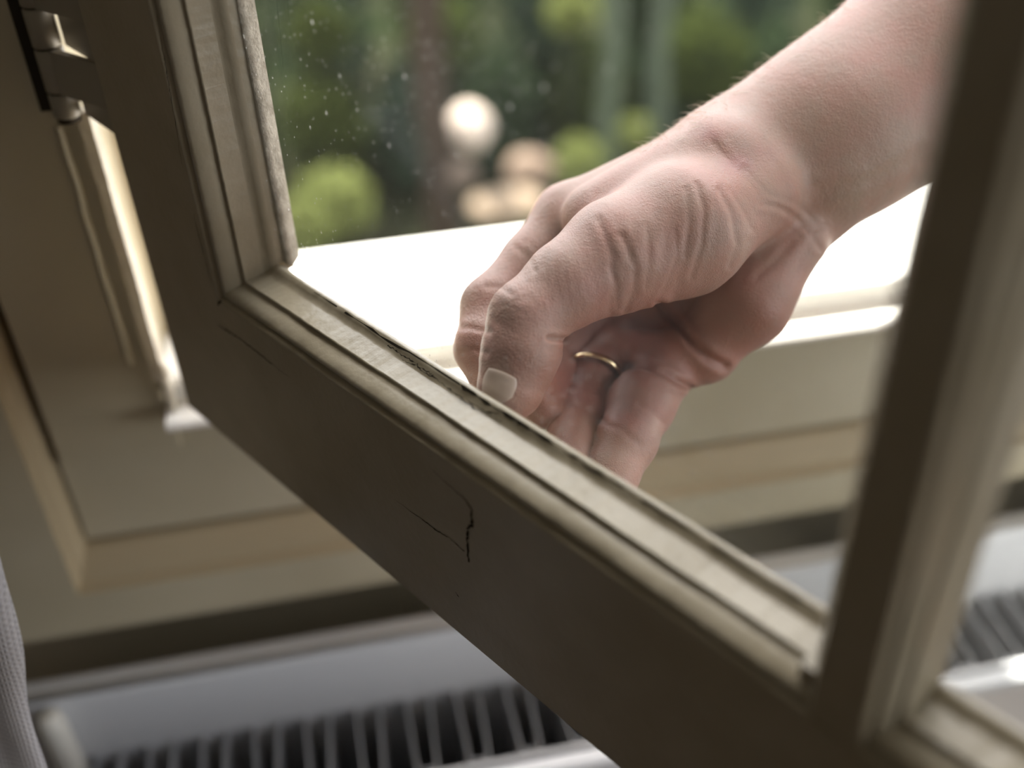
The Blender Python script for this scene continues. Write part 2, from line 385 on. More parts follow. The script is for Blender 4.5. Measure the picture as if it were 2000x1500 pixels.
# cross bar, closing stile, top rail (above the picture)
mb = MB(); mb.box(paneu[0][0], paneu[1][1], .40 + .002, .4315 - .002, BW, FW - .004, T=ST)
for pu in paneu:
    side(mb, (*pu, *panev[0]), 't', MPROF, 3, amp=0); side(mb, (*pu, *panev[1]), 'b', MPROF, 3, amp=0)
mb.build('glazing_bar', SASHP, sash)
mb = MB(); mb.box(paneu[1][1] + DP, UR, -DP, VT, BW, FW, T=ST)
side(mb, (*paneu[1], *panev[0]), 'r', PROF, 3, amp=0); side(mb, (*paneu[1], *panev[1]), 'r', PROF, 3, amp=0)
mb.build('closing_stile', SASHP, sash)
mb = MB(); mb.box(paneu[0][0] - DP, paneu[1][1] + DP, .83 + DP, VT, BW, FW, T=ST)
for pu in paneu: side(mb, (*pu, *panev[1]), 't', PROF, 3, amp=0)
mb.build('top_rail', SASHP, sash)
# putty fillets on the outside of the first pane (ragged light edge seen through the glass)
mb = MB(); g = fbm1(50); g2 = fbm1(51)
n = 260; V = []
for i in range(n + 1):
    v_ = -.001 + .40 * i / n; a = g(v_) * .0006 + g2(v_ * .4) * .0008; e = .0022 * math.exp(-max(0, v_) / .012)
    for (d, w) in ((.0002, -.0032), (-.0012 + a - e, -.0034), (-.0010 + a * .6 - e, -.0060), (.0006, -.0105)):
        V.append(ST(paneu[0][0] - d, v_, w))
mb.add(V, [(i * 4 + j, i * 4 + j + 1, i * 4 + j + 5, i * 4 + j + 4) for i in range(n) for j in range(3)])
mb.build('putty', PUTTY, sash, smooth=True); mb = MB()
V = []
for i in range(n + 1):
    u_ = paneu[0][0] + (paneu[0][1] - paneu[0][0]) * i / n; a = g(u_ + 4) * .0005 + g2(u_ * .4 + 1) * .0005
    e = .002 * math.exp(-(u_ - paneu[0][0]) / .008)
    for (d, w) in ((.0008, -.0004), (.0036 + a - e, -.0028), (.0054 + a - e, -.0040), (.0125, -.0076)):
        V.append(ST(u_, -d, w))
mb.add(V, [(i * 4 + j, i * 4 + j + 1, i * 4 + j + 5, i * 4 + j + 4) for i in range(n) for j in range(3)])
mb.build('putty', PUTTYD, sash, smooth=True)

# glass with dust specks and a thin film of dirt
def glass_mat():
    m = bpy.data.materials.new('dusty_glass'); m.use_nodes = True; nt = m.node_tree; nt.nodes.clear()
    out = nt.nodes.new('ShaderNodeOutputMaterial')
    tr = nt.nodes.new('ShaderNodeBsdfTransparent'); tr.inputs[0].default_value = (.97, .98, .97, 1)
    gl = nt.nodes.new('ShaderNodeBsdfGlossy'); gl.inputs['Roughness'].default_value = .02
    lw = nt.nodes.new('ShaderNodeLayerWeight')
    pw = nt.nodes.new('ShaderNodeMath'); pw.operation = 'POWER'; pw.inputs[1].default_value = 5; nt.links.new(lw.outputs['Facing'], pw.inputs[0])
    fr = nt.nodes.new('ShaderNodeMath'); fr.operation = 'MULTIPLY_ADD'; fr.inputs[1].default_value = .8; fr.inputs[2].default_value = .035; nt.links.new(pw.outputs[0], fr.inputs[0])
    m1 = nt.nodes.new('ShaderNodeMixShader')
    nt.links.new(fr.outputs[0], m1.inputs[0]); nt.links.new(tr.outputs[0], m1.inputs[1]); nt.links.new(gl.outputs[0], m1.inputs[2])
    df = nt.nodes.new('ShaderNodeBsdfDiffuse'); df.inputs[0].default_value = (.9, .88, .82, 1)
    tl = nt.nodes.new('ShaderNodeBsdfTranslucent'); tl.inputs[0].default_value = (.9, .88, .82, 1)
    ad = nt.nodes.new('ShaderNodeMixShader'); ad.inputs[0].default_value = .5
    nt.links.new(df.outputs[0], ad.inputs[1]); nt.links.new(tl.outputs[0], ad.inputs[2])
    tc = nt.nodes.new('ShaderNodeTexCoord'); mp = nt.nodes.new('ShaderNodeMapping'); mp.inputs['Scale'].default_value = (1, 1, .55)
    nt.links.new(tc.outputs['Object'], mp.inputs[0])
    def specks(scale, lo, hi, dens):
        vo = nt.nodes.new('ShaderNodeTexVoronoi'); vo.inputs['Scale'].default_value = scale; nt.links.new(mp.outputs[0], vo.inputs[0])
        mr = nt.nodes.new('ShaderNodeMapRange'); mr.inputs[1].default_value = hi; mr.inputs[2].default_value = lo; mr.inputs[3].default_value = 0; mr.inputs[4].default_value = 1
        nt.links.new(vo.outputs['Distance'], mr.inputs[0])
        sp = nt.nodes.new('ShaderNodeSeparateColor'); nt.links.new(vo.outputs['Color'], sp.inputs[0])
        gt = nt.nodes.new('ShaderNodeMath'); gt.operation = 'GREATER_THAN'; gt.inputs[1].default_value = 1 - dens; nt.links.new(sp.outputs[0], gt.inputs[0])
        mu = nt.nodes.new('ShaderNodeMath'); mu.operation = 'MULTIPLY'; nt.links.new(mr.outputs[0], mu.inputs[0]); nt.links.new(gt.outputs[0], mu.inputs[1])
        return mu
    s1 = specks(520, .02, .15, .55); s2 = specks(170, .02, .10, .16)
    # specks gather in patches
    no = nt.nodes.new('ShaderNodeTexNoise'); no.inputs['Scale'].default_value = 14; no.inputs['Detail'].default_value = 2; nt.links.new(tc.outputs['Object'], no.inputs[0])
    mr = nt.nodes.new('ShaderNodeMapRange'); mr.inputs[1].default_value = .38; mr.inputs[2].default_value = .56; nt.links.new(no.outputs[0], mr.inputs[0])
    a = nt.nodes.new('ShaderNodeMath'); a.operation = 'ADD'; nt.links.new(s1.outputs[0], a.inputs[0]); nt.links.new(s2.outputs[0], a.inputs[1])
    b = nt.nodes.new('ShaderNodeMath'); b.operation = 'MULTIPLY'; nt.links.new(a.outputs[0], b.inputs[0]); nt.links.new(mr.outputs[0], b.inputs[1])
    c = nt.nodes.new('ShaderNodeMath'); c.operation = 'MULTIPLY'; c.inputs[1].default_value = .60; nt.links.new(b.outputs[0], c.inputs[0])
    d = nt.nodes.new('ShaderNodeMath'); d.operation = 'ADD'; d.use_clamp = True; d.inputs[1].default_value = .006; nt.links.new(c.outputs[0], d.inputs[0])
    m2 = nt.nodes.new('ShaderNodeMixShader')
    nt.links.new(d.outputs[0], m2.inputs[0]); nt.links.new(m1.outputs[0], m2.inputs[1]); nt.links.new(ad.outputs[0], m2.inputs[2])
    nt.links.new(m2.outputs[0], out.inputs[0]); return m
GLASS = glass_mat()
for pu in paneu:
    for pv in panev:
        mb = MB(); mb.box(pu[0] - .0001 * 0 - .003, pu[1] + .003, pv[0] - .003, pv[1] + .003, -.0028, -.0006, T=ST)
        mb.build('pane', GLASS, sash)

# ------------------------------------------------------------------ radiator
ZR = H0 - .485; XR0, XR1 = -.232, 1.02
rad = tag(empty('panel_radiator', (.4, .38, 0.12)), 'white double panel radiator with corrugated fins below the window', 'radiator')
def plate(y0, y1, name):
    mb = MB(); r_ = .004
    prof = [(y0, .16), (y0, ZR - r_), (y0 + r_ * .3, ZR - r_ * .3), (y0 + r_, ZR), (y1 - r_, ZR), (y1 - r_ * .3, ZR - r_ * .3), (y1, ZR - r_), (y1, .16)]
    mb.prism(prof, 'x', XR0, XR1, n=1); return mb.build(name, RADW, rad, bevel=0)
plate(.413, .431, 'back_panel'); plate(.311, .325, 'front_panel')
# rolled lip lines on the back panel
mb = MB(); mb.tube((XR0, .4155, ZR + .0008), (XR1, .4155, ZR + .0008), .0022, seg=12); mb.build('rolled_edge', RADW, rad, smooth=True)
mb = MB(); mb.tube((XR0, .3225, ZR + .0006), (XR1, .3225, ZR + .0006), .0022, seg=12); mb.build('rolled_edge', RADW, rad, smooth=True)
XF = float(CY(762, 1345, .41)[0])
pitch = .030
def fins(name, ya, yb, ztop, flat_a, flat_b, mat_, tabs=False):
    k0 = int((XR0 + .035 - XF) / pitch); path = []
    for k in range(k0, int((XR1 - XF) / pitch)):
        xc = XF + k * pitch
        path += [(xc - flat_a / 2, ya), (xc + flat_a / 2, ya), (xc + pitch / 2 - flat_b / 2, yb), (xc + pitch / 2 + flat_b / 2, yb)]
    V = []; t = .0006
    for i, (x, y) in enumerate(path):
        for z in (ztop, .2): V.append((x, y, z))
    F = [(2 * i, 2 * i + 1, 2 * i + 3, 2 * i + 2) for i in range(len(path) - 1)]
    mb = MB(); mb.add(V, F); o = mb.build(name, mat_, rad)
    s = o.modifiers.new('s', 'SOLIDIFY'); s.thickness = .0014; s.offset = 0
    return o
fins('convector_fins', .4125, .362, ZR - .052, .016, .011, RADG)
fins('convector_fins', .3255, .352, ZR - .050, .013, .011, RADG)
mb = MB(); p = C(92, 1396, .585)
mb.tube((p[0], p[1], .2), (p[0], p[1], p[2]), .0078, seg=24, rings=[(0, .0078), (.985, .0078), (.995, .0068), (1, .004)])
mb.build('end_pipe', mat('ivory_plastic', (.62, .60, .54, 1), rough=.5), rad, smooth=True)
mb = MB()
for x in (XR0 + .15, XR1 - .15): mb.box(x - .015, x + .015, .431, .5198, .3, .6); mb.build('bracket', RADW, rad); mb = MB()
for x in (XR0 + .12, XR1 - .12):
    mb = MB(); mb.tube((x, .372, 0), (x, .372, .2), .012, seg=16); mb.box(x - .02, x + .02, .325, .413, .185, .2); mb.build('foot', RADW, rad)

# ------------------------------------------------------------------ cloth at lower left
def cloth_mat():
    m = bpy.data.materials.new('woven_cotton'); m.use_nodes = True; nt = m.node_tree; b = nt.nodes['Principled BSDF']
    b.inputs['Base Color'].default_value = (.50, .49, .52, 1); b.inputs['Roughness'].default_value = .9; b.inputs['Sheen Weight'].default_value = .3
    uv = nt.nodes.new('ShaderNodeTexCoord')
    hs = []
    for ax, sc in ((0, 2300), (2, 1500)):
        w = nt.nodes.new('ShaderNodeTexWave'); w.bands_direction = 'X' if ax == 0 else 'Z'; w.inputs['Scale'].default_value = sc / 6.28 * .6; w.inputs['Distortion'].default_value = .8
        nt.links.new(uv.outputs['Object'], w.inputs[0]); hs.append(w)
    a = nt.nodes.new('ShaderNodeMath'); a.operation = 'MULTIPLY'; nt.links.new(hs[0].outputs[1], a.inputs[0]); nt.links.new(hs[1].outputs[1], a.inputs[1])
    bp = nt.nodes.new('ShaderNodeBump'); bp.inputs['Strength'].default_value = .8; bp.inputs['Distance'].default_value = .0006
    nt.links.new(a.outputs[0], bp.inputs['Height']); nt.links.new(bp.outputs[0], b.inputs['Normal'])
    return m
edge = [(-87, 500, 0.4), (-37, 800, 0.4), (0, 1000, 0.41), (23, 1120, 0.41), (48, 1240, 0.415), (66, 1340, 0.42), (84, 1440, 0.425), (100, 1540, 0.43), (128, 1700, 0.44), (158, 1900, 0.45)]
mb = MB(); V = []; K = 40
for i in range(len(edge) * 6 - 5):
    s = i / 6; a = int(min(s, len(edge) - 2)); t = s - a
    e = [edge[a][q] * (1 - t) + edge[a + 1][q] * t for q in range(3)]
    c = C(*e)
    for j in range(K):
        q = j / (K - 1)
        # section: folded edge, then sheet running back to the left with soft pleats
        x = c[0] - .0 - .16 * q; y = c[1] - .012 * math.sin(min(1, q * 14) * math.pi / 2) - .008 * math.sin(q * 22 + s * .4)
        V.append((x + .0012 * math.sin(s * 2.1 + q * 9), y, c[2]))
n_ = len(V) // K
mb.add(V, [(i * K + j, i * K + j + 1, i * K + K + j + 1, i * K + K + j) for i in range(n_ - 1) for j in range(K - 1)])
o = mb.build('curtain', cloth_mat(), smooth=True); sm = o.modifiers.new('s', 'SOLIDIFY'); sm.thickness = .0012
tag(o, 'grey woven cotton cloth hanging at the lower left edge', 'curtain')

# ------------------------------------------------------------------ the arm and hand
def V3(*a): return C(*a)
class SDF:
    def __init__(s, lo, hi, h):
        s.lo = np.array(lo); s.h = h; s.n = np.ceil((np.array(hi) - s.lo) / h).astype(int) + 1
        s.ax = [s.lo[i] + h * np.arange(s.n[i]) for i in range(3)]
    def new(s): return np.full(s.n, .03, np.float32)
    def cap(s, f, a, b, ra, rb, k):
        a = np.array(a); b = np.array(b); pad = max(ra, rb) + k + .004
        lo = np.maximum(((np.minimum(a, b) - pad - s.lo) / s.h).astype(int), 0)
        hi = np.minimum(((np.maximum(a, b) + pad - s.lo) / s.h).astype(int) + 2, s.n)
        if (hi <= lo).any(): return
        sl = tuple(slice(lo[i], hi[i]) for i in range(3))
        X, Y, Z = np.meshgrid(*[s.ax[i][sl[i]] for i in range(3)], indexing='ij', sparse=True)
        d = b - a; L2 = float(d @ d) + 1e-12
        t = np.clip(((X - a[0]) * d[0] + (Y - a[1]) * d[1] + (Z - a[2]) * d[2]) / L2, 0, 1)
        dist = np.sqrt((X - a[0] - t * d[0]) ** 2 + (Y - a[1] - t * d[1]) ** 2 + (Z - a[2] - t * d[2]) ** 2) - (ra + (rb - ra) * t)
        f[sl] = smin(f[sl], dist.astype(np.float32), k)
def smin(a, b, k):
    h = np.maximum(k - np.abs(a - b), 0) / k
    return np.minimum(a, b) - h * h * h * k / 6
def surface_nets(s, f):
    ins = f < 0; n = f.shape
    c = np.zeros(tuple(q - 1 for q in n), np.int8)
    for dx in (0, 1):
        for dy in (0, 1):
            for dz in (0, 1): c += ins[dx:n[0] - 1 + dx, dy:n[1] - 1 + dy, dz:n[2] - 1 + dz]
    I, J, K = np.nonzero((c > 0) & (c < 8)); N = len(I)
    idx = np.full(c.shape, -1, np.int64); idx[I, J, K] = np.arange(N)
    acc = np.zeros((N, 3)); cnt = np.zeros(N)
    cor = [(a, b, d) for a in (0, 1) for b in (0, 1) for d in (0, 1)]
    for i, p in enumerate(cor):
        for q in cor[i + 1:]:
            if sum(abs(p[t] - q[t]) for t in range(3)) != 1: continue
            fp = f[I + p[0], J + p[1], K + p[2]]; fq = f[I + q[0], J + q[1], K + q[2]]
            m = (fp < 0) != (fq < 0); t = np.where(m, fp / np.where(m, fp - fq, 1), 0)
            for ax in range(3): acc[:, ax] += np.where(m, p[ax] + t * (q[ax] - p[ax]), 0)
            cnt += m
    Vt = s.lo + s.h * (np.stack([I, J, K], 1) + acc / cnt[:, None])
    F = []
    for ax in range(3):
        a1, a2 = (ax + 1) % 3, (ax + 2) % 3
        lo = [slice(None)] * 3; hi = [slice(None)] * 3; lo[ax] = slice(0, -1); hi[ax] = slice(1, None)
        g = np.nonzero(ins[tuple(lo)] != ins[tuple(hi)]); g = np.stack(g, 1)
        ok = (g[:, a1] > 0) & (g[:, a2] > 0) & (g[:, a1] < n[a1] - 1) & (g[:, a2] < n[a2] - 1); g = g[ok]
        def at(d1, d2):
            q = g.copy(); q[:, a1] -= d1; q[:, a2] -= d2; return idx[q[:, 0], q[:, 1], q[:, 2]]
        quad = np.stack([at(0, 0), at(1, 0), at(1, 1), at(0, 1)], 1)
        flip = ins[tuple(g.T)]
        quad[~flip] = quad[~flip][:, ::-1]; F.append(quad)
    return Vt, np.concatenate(F)

HAND = dict(
 palm=[  # (px,py,z,r) -> (px,py,z,r), k
  # forearm, two bones' worth of section
  ((2330, -330, .46, .036), (1800, 60, .44, .027), .02), ((2420, -160, .47, .036), (1860, 190, .445, .027), .02),
  ((1800, 60, .44, .0265), (1420, 300, .418, .0185), .02), ((1860, 190, .445, .027), (1610, 345, .425, .0205), .02),
  ((1860, 115, .436, .0285), (1640, 260, .426, .0245), .025), ((1640, 260, .426, .0245), (1490, 345, .420, .0200), .025),
  # wrist to metacarpals
  ((1430, 305, .418, .018), (1110, 425, .425, .0125), .016), ((1480, 350, .43, .018), (1180, 520, .44, .012), .016),
  ((1530, 390, .435, .017), (1260, 610, .445, .0115), .016), ((1570, 420, .432, .015), (1335, 690, .437, .0105), .014),
  # hypothenar
  ((1545, 470, .420, .0130), (1458, 592, .418, .0150), .012), ((1458, 592, .418, .0150), (1375, 690, .424, .0105), .012),
  ((1375, 690, .424, .0105), (1300, 705, .424, .0095), .010),
  ((1300, 705, .424, .0095), (1215, 680, .430, .0085), .010),
  ((1330, 660, .445, .0110), (1140, 620, .450, .0120), .012), ((1260, 560, .450, .013), (1110, 560, .448, .012), .012),
  ((1400, 320, .402, .0170), (1170, 425, .402, .0135), .016),
 ],
 thumb=[
  ((1470, 375, .405, .0170), (1330, 450, .388, .0225), .012), ((1330, 450, .388, .0225), (1205, 500, .378, .0190), .012),
  ((1205, 500, .378, .0185), (1110, 555, .370, .0142), .010), ((1110, 555, .370, .0138), (1028, 620, .364, .0120), .008),
  ((1028, 622, .364, .0122), (1015, 692, .362, .0122), .006), ((1015, 692, .362, .0122), (997, 756, .361, .0111), .006), ((1066, 692, .367, .0054), (1040, 735, .365, .0056), .004),
 ],
 index=[
  ((1110, 425, .425, .0125), (1040, 510, .418, .0110), .008), ((1040, 510, .418, .0110), (960, 600, .408, .0112), .008),
  ((960, 600, .408, .0115), (947, 680, .398, .0108), .006), ((947, 680, .398, .0108), (968, 745, .392, .0092), .006),
 ],
 middle=[
  ((1180, 590, .45, .0120), (1105, 680, .436, .0100), .008), ((1105, 680, .436, .0100), (1075, 740, .420, .0092), .006), ((1075, 740, .420, .0092), (1056, 796, .402, .0084), .006),
 ],
 ring=[
  ((1235, 640, .445, .0100), (1160, 728, .428, .0098), .008), ((1160, 728, .428, .0098), (1132, 805, .412, .0092), .006),
  ((1132, 805, .412, .0092), (1112, 862, .396, .0084), .005), ((1112, 862, .396, .0084), (1110, 900, .386, .0072), .005),
 ],
 pinky=[
  ((1310, 715, .426, .0105), (1252, 790, .412, .0130), .008), ((1252, 790, .412, .0120), (1225, 860, .398, .0110), .006),
  ((1225, 860, .398, .0110), (1192, 930, .388, .0098), .005), ((1192, 930, .388, .0098), (1180, 965, .383, .0085), .005),
 ])
def build_hand(h=.0007):
    allp = [C(*q[:3]) for g in HAND.values() for e in g for q in e[:2]]
    A = np.array(allp); lo = A.min(0) - .045; hi = A.max(0) + .045
    # grid covers hand and wrist; forearm beyond the frame is cut by the sleeve
    top = C(1980, -60, .45)
    hi = np.minimum(hi, np.array([top[0] + .012, hi[1], top[2] + .02]))
    s = SDF(lo, hi, h)
    def group(g):
        f = s.new()
        for a, b, k in HAND[g]: s.cap(f, C(*a[:3]), C(*b[:3]), a[3], b[3], k)
        return f
    palm = group('palm'); th = group('thumb')
    base = smin(palm, th, .011)
    out = base
    for g, k in (('index', .010), ('middle', .008), ('ring', .006), ('pinky', .007)):
        fg = group(g); fi = smin(base, fg, k)
        if g == 'index': pass
        out = smin(out, fi, .0007)
    return s, out
s_, f_ = build_hand()
f_[0, :, :] = f_[-1, :, :] = .01; f_[:, 0, :] = f_[:, -1, :] = .01; f_[:, :, 0] = f_[:, :, -1] = .01
HV, HF = surface_nets(s_, f_)
def vnormals(V, F):
    n = np.cross(V[F[:, 2]] - V[F[:, 0]], V[F[:, 3]] - V[F[:, 1]]); N = np.zeros_like(V)
    for i in range(4): np.add.at(N, F[:, i], n)
    return N / (np.linalg.norm(N, axis=1)[:, None] + 1e-12)
# light smoothing
def smooth(V, F, it, lam=.5):
    E = np.concatenate([F[:, [0, 1]], F[:, [1, 2]], F[:, [2, 3]], F[:, [3, 0]]])
    for _ in range(it):
        A = np.zeros_like(V); c = np.zeros(len(V)); np.add.at(A, E[:, 0], V[E[:, 1]]); np.add.at(A, E[:, 1], V[E[:, 0]])
        np.add.at(c, E[:, 0], 1); np.add.at(c, E[:, 1], 1); V = V * (1 - lam) + lam * A / c[:, None]
    return V
HV = smooth(HV, HF, 3)
N = vnormals(HV, HF)
eye = np.array([0, 0, H0]); front = ((eye - HV) * N).sum(1) > 0
PX = proj(HV)
# creases and folds: (polyline in survey px, depth m, half width px)
CREASES = [
 ([(1290, 598), (1330, 640), (1355, 672), (1385, 700), (1415, 715)], .0036, 8),
 ([(1225, 716), (1250, 713), (1300, 730), (1347, 757)], .0030, 6),
 ([(1176, 826), (1215, 838), (1248, 868)], .0007, 6),
 ([(1250, 790), (1270, 800), (1296, 826)], .0006, 6),
 ([(1075, 782), (1120, 790), (1165, 812), (1180, 822)], .0008, 6),
 ([(1106, 664), (1090, 662), (1072, 660)], .0022, 5),
 ([(965, 600), (990, 596), (1020, 612), (1035, 630)], .00015, 4),
 ([(962, 625), (985, 640), (1010, 652)], .0001, 4),
 ([(1000, 590), (1035, 580), (1058, 610)], .00015, 5),
 ([(1170, 430), (1195, 500), (1200, 560), (1190, 610)], .0007, 7),
 ([(1215, 460), (1240, 520), (1238, 570), (1222, 606)], .0009, 7),
 ([(1190, 520), (1205, 555), (1205, 600)], .0005, 5),
 ([(1262, 440), (1270, 500), (1262, 560)], .0004, 6),
 ([(1318, 450), (1322, 500), (1300, 560), (1280, 590)], .0004, 5),
 ([(1362, 360), (1375, 410), (1370, 480), (1350, 540)], .0008, 6),
 ([(1340, 370), (1345, 430), (1338, 500)], .0004, 5),
 ([(1405, 370), (1430, 420), (1440, 480), (1425, 520)], .0008, 6),
 ([(1425, 370), (1455, 420), (1470, 450)], .0004, 5),
 ([(1395, 280), (1430, 320), (1462, 355), (1490, 390), (1530, 410), (1580, 440), (1600, 480)], .0005, 7),
 ([(1485, 400), (1530, 405), (1560, 430), (1605, 490)], .0005, 5),
 ([(1520, 400), (1560, 440), (1590, 450), (1612, 440)], .0004, 5),
 ([(1455, 330), (1500, 380), (1560, 400), (1600, 445)], .0005, 6),
 ([(1560, 465), (1540, 480), (1515, 510), (1480, 540)], .0007, 8),
 ([(1580, 480), (1560, 520), (1530, 560)], .0004, 8),
 ([(890, 640), (920, 640), (955, 648)], .0008, 6),
 ([(900, 690), (925, 682), (950, 690)], .0006, 6),
 ([(1005, 480), (1030, 500), (1045, 530)], .0004, 6),
 ([(950, 560), (975, 560), (1000, 575)], .0005, 6),
 ([(1090, 480), (1070, 500), (1058, 520)], .0003, 8),
 ([(1180, 330), (1230, 380)], .0, 6),
]
def poly_dist(P, pl):
    d = np.full(len(P), 1e9)
    for a, b in zip(pl[:-1], pl[1:]):
        a = np.array(a, float); b = np.array(b, float); e = b - a; t = np.clip(((P - a) @ e) / (e @ e), 0, 1)
        d = np.minimum(d, np.linalg.norm(P - a - t[:, None] * e, axis=1))
    return d
disp = np.zeros(len(HV)); CS = .75
for pl, dep, hw in CREASES:
    dd = poly_dist(PX, pl)
    L = min(np.linalg.norm(PX - np.array(pl[0]), axis=1).min(), 1)
    disp -= np.where(front, CS * dep * .6 * np.exp(-(dd / hw) ** 2) - CS * dep * .2 * np.exp(-((dd - 2.2 * hw) / (1.3 * hw)) ** 2), 0)
# raised features: knuckle of the thumb, tendons at the wrist, thenar swell
for (x, y, r, h) in [(1003, 612, 30, .0003), (1540, 560, 30, .0008), (1100, 800, 1, 0), (1560, 470, 16, .0006), (1500, 620, 40, .0008)]:
    disp += np.where(front, h * np.exp(-((PX[:, 0] - x) ** 2 + (PX[:, 1] - y) ** 2) / r ** 2), 0)
for pl, h, w in [([(1800, 270), (1700, 330), (1600, 350)], .0005, 14), ([(1790, 330), (1700, 370), (1600, 400)], .0004, 12)]:
    disp += np.where(front, h * np.exp(-(poly_dist(PX, pl) / w) ** 2), 0)
# fine parallel skin folds over the thumb base and thumb knuckle
reg = np.exp(-(((PX[:, 0] - 1330) / 150) ** 2 + ((PX[:, 1] - 480) / 120) ** 2) * 1.2)
ph = PX[:, 0] * .16 + .02 * PX[:, 1] + 1.6 * np.sin(PX[:, 1] * .013) + 1.1 * np.sin(PX[:, 0] * .03)
disp += np.where(front, reg * .00013 * np.sin(ph), 0)
reg = np.exp(-(((PX[:, 0] - 1110) / 70) ** 2 + ((PX[:, 1] - 560) / 80) ** 2))
disp += np.where(front, reg * .00003 * np.sin(PX[:, 0] * .33 - PX[:, 1] * .05 + np.sin(PX[:, 1] * .06)), 0)
HV2 = HV + N * disp[:, None]

def skin_mat():
    m = bpy.data.materials.new('skin'); m.use_nodes = True; nt = m.node_tree; b = nt.nodes['Principled BSDF']
    b.inputs['Roughness'].default_value = .46; b.inputs['Specular IOR Level'].default_value = .45
    b.inputs['Subsurface Weight'].default_value = .25; b.inputs['Subsurface Radius'].default_value = (1, .35, .2); b.inputs['Subsurface Scale'].default_value = .004
    at = nt.nodes.new('ShaderNodeAttribute'); at.attribute_name = 'skin_tone'
    tc = nt.nodes.new('ShaderNodeTexCoord')
    n1 = nt.nodes.new('ShaderNodeTexNoise'); n1.inputs['Scale'].default_value = 70; n1.inputs['Detail'].default_value = 6; nt.links.new(tc.outputs['Object'], n1.inputs[0])
    cr = nt.nodes.new('ShaderNodeValToRGB'); cr.color_ramp.elements[0].position = .3; cr.color_ramp.elements[1].position = .7
    cr.color_ramp.elements[0].color = (1.06, .93, .93, 1); cr.color_ramp.elements[1].color = (.96, 1.03, 1.02, 1)
    nt.links.new(n1.outputs[0], cr.inputs[0])
    mu = nt.nodes.new('ShaderNodeMixRGB'); mu.blend_type = 'MULTIPLY'; mu.inputs[0].default_value = 1
    nt.links.new(at.outputs['Color'], mu.inputs[1]); nt.links.new(cr.outputs[0], mu.inputs[2]); nt.links.new(mu.outputs[0], b.inputs['Base Color'])
    v1 = nt.nodes.new('ShaderNodeTexVoronoi'); v1.inputs['Scale'].default_value = 1150; v1.feature = 'DISTANCE_TO_EDGE'
    nd = nt.nodes.new('ShaderNodeTexNoise'); nd.inputs['Scale'].default_value = 900; nd.inputs['Detail'].default_value = 3
    n3 = nt.nodes.new('ShaderNodeTexNoise'); n3.inputs['Scale'].default_value = 260; n3.inputs['Detail'].default_value = 3
    for q in (v1, nd, n3): nt.links.new(tc.outputs['Object'], q.inputs[0])
    a = nt.nodes.new('ShaderNodeMath'); a.operation = 'MULTIPLY_ADD'; a.inputs[1].default_value = 1.0
    nt.links.new(v1.outputs[0], a.inputs[0]); nt.links.new(nd.outputs[0], a.inputs[2])
    a2 = nt.nodes.new('ShaderNodeMath'); a2.operation = 'MULTIPLY_ADD'; a2.inputs[1].default_value = 1.2
    nt.links.new(n3.outputs[0], a2.inputs[0]); nt.links.new(a.outputs[0], a2.inputs[2])
    bp = nt.nodes.new('ShaderNodeBump'); bp.inputs['Strength'].default_value = .45; bp.inputs['Distance'].default_value = .00045
    nt.links.new(a2.outputs[0], bp.inputs['Height']); nt.links.new(bp.outputs[0], b.inputs['Normal'])
    return m
SKIN = skin_mat()
person = tag(empty('person', C(1500, 400, .43)), 'bare forearm and hand reaching down to pinch the putty edge behind the glass', 'person')
body = link('arm', HV2, HF, SKIN, person, smooth=True)
# skin colour: redder finger tips, knuckles and palm, whose shade is painted in too, paler inner wrist
base = np.array([.385, .232, .188]); red = np.array([.265, .105, .075]); pale = np.array([.38, .27, .205]); bruise = np.array([.33, .16, .155])
q = np.zeros(len(HV)); pq = np.zeros(len(HV)); bq = np.zeros(len(HV))
def blob(x, y, rx, ry): return np.exp(-(((PX[:, 0] - x) / rx) ** 2 + ((PX[:, 1] - y) / ry) ** 2))
for a in [(1250, 680, 170, 110, 1.0), (1120, 760, 90, 110, 1.0), (1060, 800, 40, 40, .9), (1010, 610, 40, 30, .2), (1005, 670, 70, 70, .6), (930, 700, 50, 90, .55), (1240, 790, 90, 60, .7), (1460, 620, 120, 100, .7),
          (1480, 400, 80, 70, .35), (1330, 460, 120, 60, .25), (950, 560, 60, 60, .3)]:
    q = np.maximum(q, a[4] * blob(*a[:4]))
for a in [(1700, 330, 180, 110, .7), (1600, 400, 70, 70, .4), (1200, 900, 40, 40, .3)]: pq = np.maximum(pq, a[4] * blob(*a[:4]))
for a in [(1385, 262, 26, 14, .55), (1440, 318, 34, 20, .7), (1480, 300, 70, 25, .25)]: bq = np.maximum(bq, a[4] * blob(*a[:4]))
col = base[None] * (1 - q[:, None]) + red * q[:, None]; col = col * (1 - pq[:, None]) + pale * pq[:, None]; col = col * (1 - bq[:, None]) + bruise * bq[:, None]
ca = body.data.color_attributes.new('skin_tone', 'FLOAT_COLOR', 'POINT')
ca.data.foreach_set('color', np.concatenate([col, np.ones((len(col), 1))], 1).astype(np.float32).ravel())

bvh = BVHTree.FromPolygons([Vector(v) for v in HV2], [tuple(map(int, f)) for f in HF])
def hit(px, py):
    d = Vector(C(px, py, 1.0) - eye).normalized(); h = bvh.ray_cast(Vector(eye), d); return h
